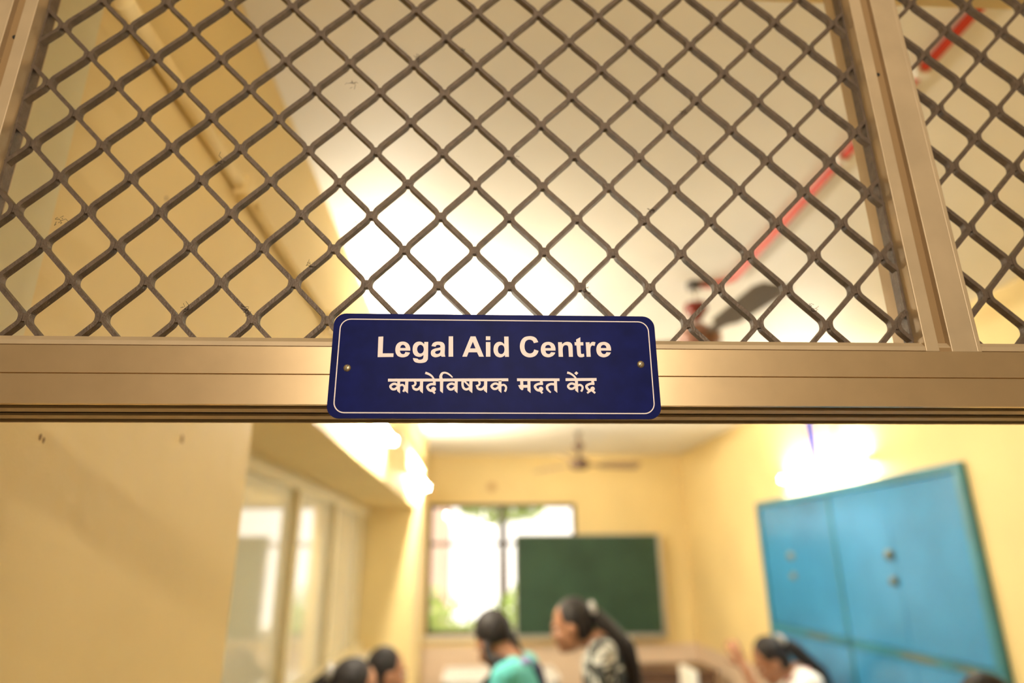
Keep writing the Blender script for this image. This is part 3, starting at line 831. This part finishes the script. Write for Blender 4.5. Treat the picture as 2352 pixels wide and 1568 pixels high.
def person(label, headtop, yaw, sit, lean=6, hpitch=8, hroll=0, hyaw=0, arms=None, top=M_shirt, bottom=M_trous, hair='pony', long_top=False, scale=1.0, scarf=None, collar=None, side=0.0, poke=.03, drop=.04):
    """local frame faces +Y; headtop is where the crown of the head is in the room"""
    pz = .53 if sit else .90
    pel = Vector((0, 0, pz))
    Ml = Matrix.Rotation(R(-lean), 4, 'X') @ Matrix.Rotation(R(side), 4, 'Y')
    def T(x, y, z): return pel + Ml @ Vector((x, y, z))          # torso frame, z from the pelvis
    neck0 = T(0, -.005, .44); neck1 = T(0, .012 + poke, .525 - drop)
    MH = Ml.to_3x3() @ Euler((R(-hpitch), R(hroll), R(hyaw)), 'XYZ').to_matrix()
    hc = neck1 + MH @ Vector((0, .022, .085))
    def H(x, y, z): return hc + MH @ Vector((x, y, z))
    crown = H(0, 0, .122)
    # root placement so that the crown meets its place
    rz = Matrix.Rotation(yaw, 3, 'Z')
    if not scale: scale = headtop[2] / crown.z
    off = rz @ (crown * scale)
    root = thing('person', (headtop[0] - off.x, headtop[1] - off.y, 0), label, 'person')
    root.rotation_euler = (0, 0, yaw); root.scale = (scale,) * 3
    sh = {s: T(s * .165, -.01, .40) for s in (1, -1)}
    hip = {s: pel + Vector((s * .09, 0, -.03)) for s in (1, -1)}
    if sit:
        knee = {s: Vector((s * .11, .44, .50)) for s in (1, -1)}; ank = {s: Vector((s * .11, .42, .085)) for s in (1, -1)}
    else:
        knee = {s: Vector((s * .10, .02, .47)) for s in (1, -1)}; ank = {s: Vector((s * .10, -.02, .085)) for s in (1, -1)}
    el, wr = {}, {}
    for s in (1, -1):
        e, w = (arms or {}).get(s, ((s * .23, .02, .13), (s * .22, .14, -.08)))
        el[s] = T(*e); wr[s] = T(*w)
    # --- skin: one continuous body
    bm = bmesh.new()
    ellipsoid(bm, hc + MH @ Vector((0, -.012, .018)), (.074, .092, .100), MH)
    ellipsoid(bm, H(0, .020, -.035), (.060, .070, .080), MH)
    ellipsoid(bm, H(0, .054, -.088), (.030, .032, .026), MH)             # chin
    capsule(bm, H(0, .080, .014), H(0, .094, -.026), .008, .0115)         # nose
    for s in (1, -1):
        ellipsoid(bm, H(s * .076, -.008, -.012), (.010, .020, .030), MH)  # ear
        ellipsoid(bm, H(s * .038, .066, -.030), (.022, .022, .022), MH)   # cheek
        ellipsoid(bm, H(s * .032, .078, .024), (.024, .014, .009), MH)    # brow
    ellipsoid(bm, H(0, .078, -.056), (.024, .013, .012), MH)             # mouth
    capsule(bm, neck0, H(0, -.02, -.05), .050, .046)
    capsule(bm, T(0, 0, .36), neck0, .085, .052)
    ellipsoid(bm, T(0, 0, .30), (.140, .090, .150), Ml.to_3x3()); ellipsoid(bm, T(0, 0, .12), (.115, .080, .15), Ml.to_3x3()); ellipsoid(bm, pel, (.145, .10, .12))
    for s in (1, -1):
        capsule(bm, T(0, -.005, .40), sh[s], .060, .055)
        capsule(bm, sh[s], el[s], .048, .038); capsule(bm, el[s], wr[s], .038, .025)
        capsule(bm, hip[s], knee[s], .085, .055); capsule(bm, knee[s], ank[s], .055, .036)
        capsule(bm, ank[s] + Vector((0, -.03, -.045)), ank[s] + Vector((0, .14, -.06)), .036, .024)
        # hand: palm, four unequal curled fingers, thumb from the side of the palm
        d = (wr[s] - el[s]).normalized()
        palm_n = (Vector((-s, 0, 0)) - d * (-s * d.x)).normalized()        # palm turned inwards
        wdt = d.cross(palm_n).normalized()
        pc = wr[s] + d * .045
        for t in (-.026, -.009, .009, .026): capsule(bm, wr[s] + wdt * t * .6 + d * .01, wr[s] + wdt * t + d * .085, .013, .0115)
        for t, ln in ((-.030, .060), (-.010, .074), (.010, .070), (.029, .054)):
            k0 = wr[s] + wdt * t + d * .088
            k1 = k0 + (d + palm_n * .25 + wdt * t * 3).normalized() * ln * .45
            k2 = k1 + (d + palm_n * .75).normalized() * ln * .33
            k3 = k2 + (d + palm_n * 1.3).normalized() * ln * .25
            capsule(bm, k0, k1, .0088, .0084); capsule(bm, k1, k2, .0084, .0078); capsule(bm, k2, k3, .0078, .007)
        th_s = 1 if wdt.dot(Vector((0, 1, .3))) > 0 else -1
        t0 = wr[s] + wdt * .022 * th_s + d * .025
        t1 = t0 + (d * .7 + wdt * .9 * th_s + palm_n * .3).normalized() * .038
        t2 = t1 + (d * 1.0 + wdt * .35 * th_s + palm_n * .4).normalized() * .03
        capsule(bm, t0, t1, .0115, .010); capsule(bm, t1, t2, .010, .0085)
    fused('body', bm, M_skin, root, voxel=.0065, smooth=3)
    # --- face details
    for s in (1, -1):
        bm = bmesh.new(); ellipsoid(bm, H(s * .032, .0735, .002), (.0115, .0095, .0062), MH)
        e = fused('eye', bm, M_eye, root, .003, 1)
        bm = bmesh.new(); ellipsoid(bm, H(s * .032, .0808, .002), (.0056, .0034, .0056), MH)
        me = bpy.data.meshes.new('iris'); bm.to_mesh(me); bm.free(); me.materials.append(M_iris)
        i = bpy.data.objects.new('iris', me); C.objects.link(i); i.parent = e
    bm = bmesh.new(); ellipsoid(bm, H(0, .0885, -.0515), (.020, .0055, .005), MH); ellipsoid(bm, H(0, .0880, -.0605), (.017, .006, .0055), MH)
    fused('lips', bm, M_lip, root, .003, 1)
    # --- hair
    bm = bmesh.new()
    ellipsoid(bm, H(0, -.030, .034), (.084, .092, .096), MH)
    ellipsoid(bm, H(0, -.055, -.01 if hair != 'braids' else .01), (.076, .060, .085) if hair != 'braids' else (.074, .055, .066), MH)
    hr = None
    if hair == 'pony':
        hr = fused('hair', bm, M_hair, root)
        bm = bmesh.new()
        q = [H(0, -.125, .045), H(0, -.155, -.02), T(0, -.125, .40), T(.01, -.140, .24), T(.015, -.145, .06)]
        rr = [.026, .040, .045, .040, .018]
        for a, b, r1, r2 in zip(q, q[1:], rr, rr[1:]): capsule(bm, a, b, r1, r2)
        fused('ponytail', bm, M_hair, root)
        bm = bmesh.new()
        for k in range(12):
            a = 2 * PI * k / 12; ellipsoid(bm, H(.026 * math.cos(a), -.130, .050 + .026 * math.sin(a)), (.013, .016, .013), MH)
        fused('hair_tie', bm, M_tie, root, .006)
    elif hair == 'braids':
        hr = fused('hair', bm, M_hair, root)
        for s in (1, -1):
            bm = bmesh.new()
            q = [H(s * .068, -.045, -.03), H(s * .074, -.04, -.09), T(s * .085, .02, .46), T(s * .10, .115, .36), T(s * .095, .135, .20)]
            for a, b in zip(q, q[1:]):
                for k in range(4):
                    c = a.lerp(b, k / 4); ellipsoid(bm, c + Vector(((-1) ** k * .006, 0, 0)), (.020, .019, .022))
            fused('braid', bm, M_hair, root)
    else:                                                                # bun or short
        hr = fused('hair', bm, M_hair, root)
        bm = bmesh.new(); ellipsoid(bm, H(0, -.145, .0), (.040, .038, .042), MH)
        fused('hair_bun', bm, M_hair, root)
    # --- clothes
    bm = bmesh.new()
    m3 = Ml.to_3x3()
    capsule(bm, T(0, 0, .34), T(0, -.002, .425), .105, .062)
    ellipsoid(bm, T(0, 0, .29), (.160, .108, .165), m3); ellipsoid(bm, T(0, 0, .12), (.135, .100, .17), m3); ellipsoid(bm, pel + Vector((0, 0, .0)), (.165, .120, .13))
    for s in (1, -1):
        capsule(bm, T(0, -.005, .385), sh[s], .075, .066)
        mid = sh[s].lerp(el[s], .78); capsule(bm, sh[s], mid, .062, .056)
        if long_top and not sit: capsule(bm, hip[s], hip[s].lerp(knee[s], .85), .125, .135)
    fused('kurta' if long_top else 'shirt', bm, top, root)
    bm = bmesh.new()
    ellipsoid(bm, pel + Vector((0, 0, -.02)), (.158, .113, .11))
    for s in (1, -1):
        capsule(bm, hip[s], knee[s], .098, .070); capsule(bm, knee[s], knee[s].lerp(ank[s], .93), .070, .058)
    fused('trousers', bm, bottom, root)
    for s in (1, -1):
        bm = bmesh.new(); capsule(bm, ank[s] + Vector((0, -.035, -.068)), ank[s] + Vector((0, .15, -.068)), .017, .017); ellipsoid(bm, ank[s] + Vector((0, .09, -.05)), (.046, .03, .035))
        fused('sandal', bm, M_sandal, root, .006, 2)
    if collar:
        bm = bmesh.new()
        for k in range(16):
            a = 2 * PI * k / 16; ellipsoid(bm, T(.064 * math.cos(a), -.003 + .060 * math.sin(a), .432 - .012 * math.sin(a)), (.019, .019, .014))
        fused('collar', bm, collar, root, .006)
    if scarf:
        bm = bmesh.new()
        q = [T(.10, .125, .10), T(.105, .09, .36), T(.095, .0, .46), T(.085, -.085, .40), T(.08, -.122, .22), T(.08, -.13, .0), T(.08, -.13, -.15)]
        for a, b in zip(q, q[1:]):
            for t in (-.028, 0, .028): capsule(bm, a + Vector((t, 0, 0)), b + Vector((t, 0, 0)), .016, .016)
        fused('scarf', bm, scarf, root)
    return root

arms_desk = {1: ((.21, .10, .16), (.12, .30, .12)), -1: ((-.21, .10, .16), (-.12, .30, .12))}
person('person in a turquoise top with a navy scarf, head bowed, seen from behind', (.020, 3.40, 1.593), R(72), False, lean=4, hpitch=32, hroll=-4, hyaw=-42, poke=.035, drop=.06, top=M_turq, long_top=True, hair='braids', scarf=M_navy, collar=M_lav, arms={1: ((.23, .06, .14), (.16, .28, .08)), -1: ((-.23, .06, .14), (-.16, .28, .08))}, scale=0)
person('person standing in profile in a black and white printed top with a long ponytail', (.455, 3.75, 1.642), R(80), False, lean=6, hpitch=8, poke=.085, drop=.085, top=M_print, long_top=True, hair='pony', arms={1: ((.22, .03, .12), (.17, .22, .05)), -1: ((-.22, .03, .12), (-.17, .22, .05))}, scale=0)
bench(-.86, -.50, 3.2, 4.7, .405, 'dark wooden bench under the left windows')
person('person seated under the left windows, nearer one with hair drawn back', (-.559, 3.55, 1.3885), R(-78), True, lean=4, hpitch=10, hair='pony', arms=arms_desk, scale=0)
person('person seated by the yellow column, farther one with a face turned right', (-.521, 4.30, 1.3597), R(-72), True, lean=2, hpitch=4, hair='bun', arms=arms_desk, poke=.05, drop=.06, scale=0)
bench(1.82, 2.16, 4.50, 5.10, .365, 'dark wooden bench in front of the blue cupboard')
person('person seated in a white top before the blue cupboard, one hand raised', (1.874, 4.75, 1.3096), R(84), True, lean=14, hpitch=20, poke=.06, drop=.07, hair='pony', collar=M_pink, arms={1: ((.20, .10, .16), (.12, .30, .12)), -1: ((-.20, .26, .30), (-.13, .30, .56))}, scale=0)
bench(1.83, 2.23, 2.72, 3.12, .405, 'dark wooden bench at the near end of the blue cupboard')
person('person at the lower right corner, only dark hair showing before the blue cupboard', (2.047, 2.90, 1.389), R(10), True, lean=4, hpitch=6, hair='bun', arms=arms_desk, scale=0)

# ------------------------------------------------------------------ yard behind the back window
yard = tag(obj('yard_ground', B(((-6, YB + .2, -.3), (8, 24, -.2))), M_ground), 'bright sunlit ground of the yard outside the back window', 'ground')
yard['kind'] = 'structure'
def leafy(bm, c, r, n, size):
    for _ in range(n):
        v = Vector((random.gauss(0, 1), random.gauss(0, 1), random.gauss(0, 1))).normalized() * (random.random() ** .4)
        p = Vector(c) + Vector((v.x * r[0], v.y * r[1], v.z * r[2]))
        u = Vector((random.gauss(0, 1), random.gauss(0, 1), random.gauss(0, 1))).normalized(); w = u.orthogonal().normalized() * size * .45; u = u * size
        bm.faces.new([bm.verts.new(p - u), bm.verts.new(p + w - u * .2), bm.verts.new(p + u), bm.verts.new(p - w - u * .2)])
def shrub(x, y, z, r, n, label, trunk=True):
    t = thing('tree' if trunk else 'shrub', (x, y, -.2), label, 'tree' if trunk else 'shrub')
    bm = bmesh.new(); leafy(bm, (x, y, z), r, n, .12 if trunk else .08); obj('foliage', bm, M_leaf, t)
    bm = bmesh.new()
    for k in range(3 if not trunk else 1):
        add_tube(bm, [(x + .1 * k, y, -.2), (x + .05 * k, y + .05, z * .5), (x, y, z)], [.09, .07, .03] if trunk else [.03, .02, .01], 8)
    obj('trunk', bm, M_bark, t)
shrub(-.75, 10.0, .75, (.75, .5, .75), 900, 'low green bush outside the lower left of the back window', False)
shrub(.75, 11.6, .8, (.6, .5, .7), 700, 'low green bush outside the middle of the back window', False)
shrub(.5, 13.8, 3.4, (1.2, 1.0, .9), 1300, 'leafy tree outside the upper part of the back window')
fc = thing('building', (-1.6, 15.5, -.2), 'pale pink building standing across the yard outside the window', 'building')
obj('wall', B(((-3.5, 15, -.2), (-.75, 18, 6))), M_facade, fc)
obj('parapet', B(((-3.6, 14.9, 6), (-.65, 18.1, 6.3))), M_facade, fc)
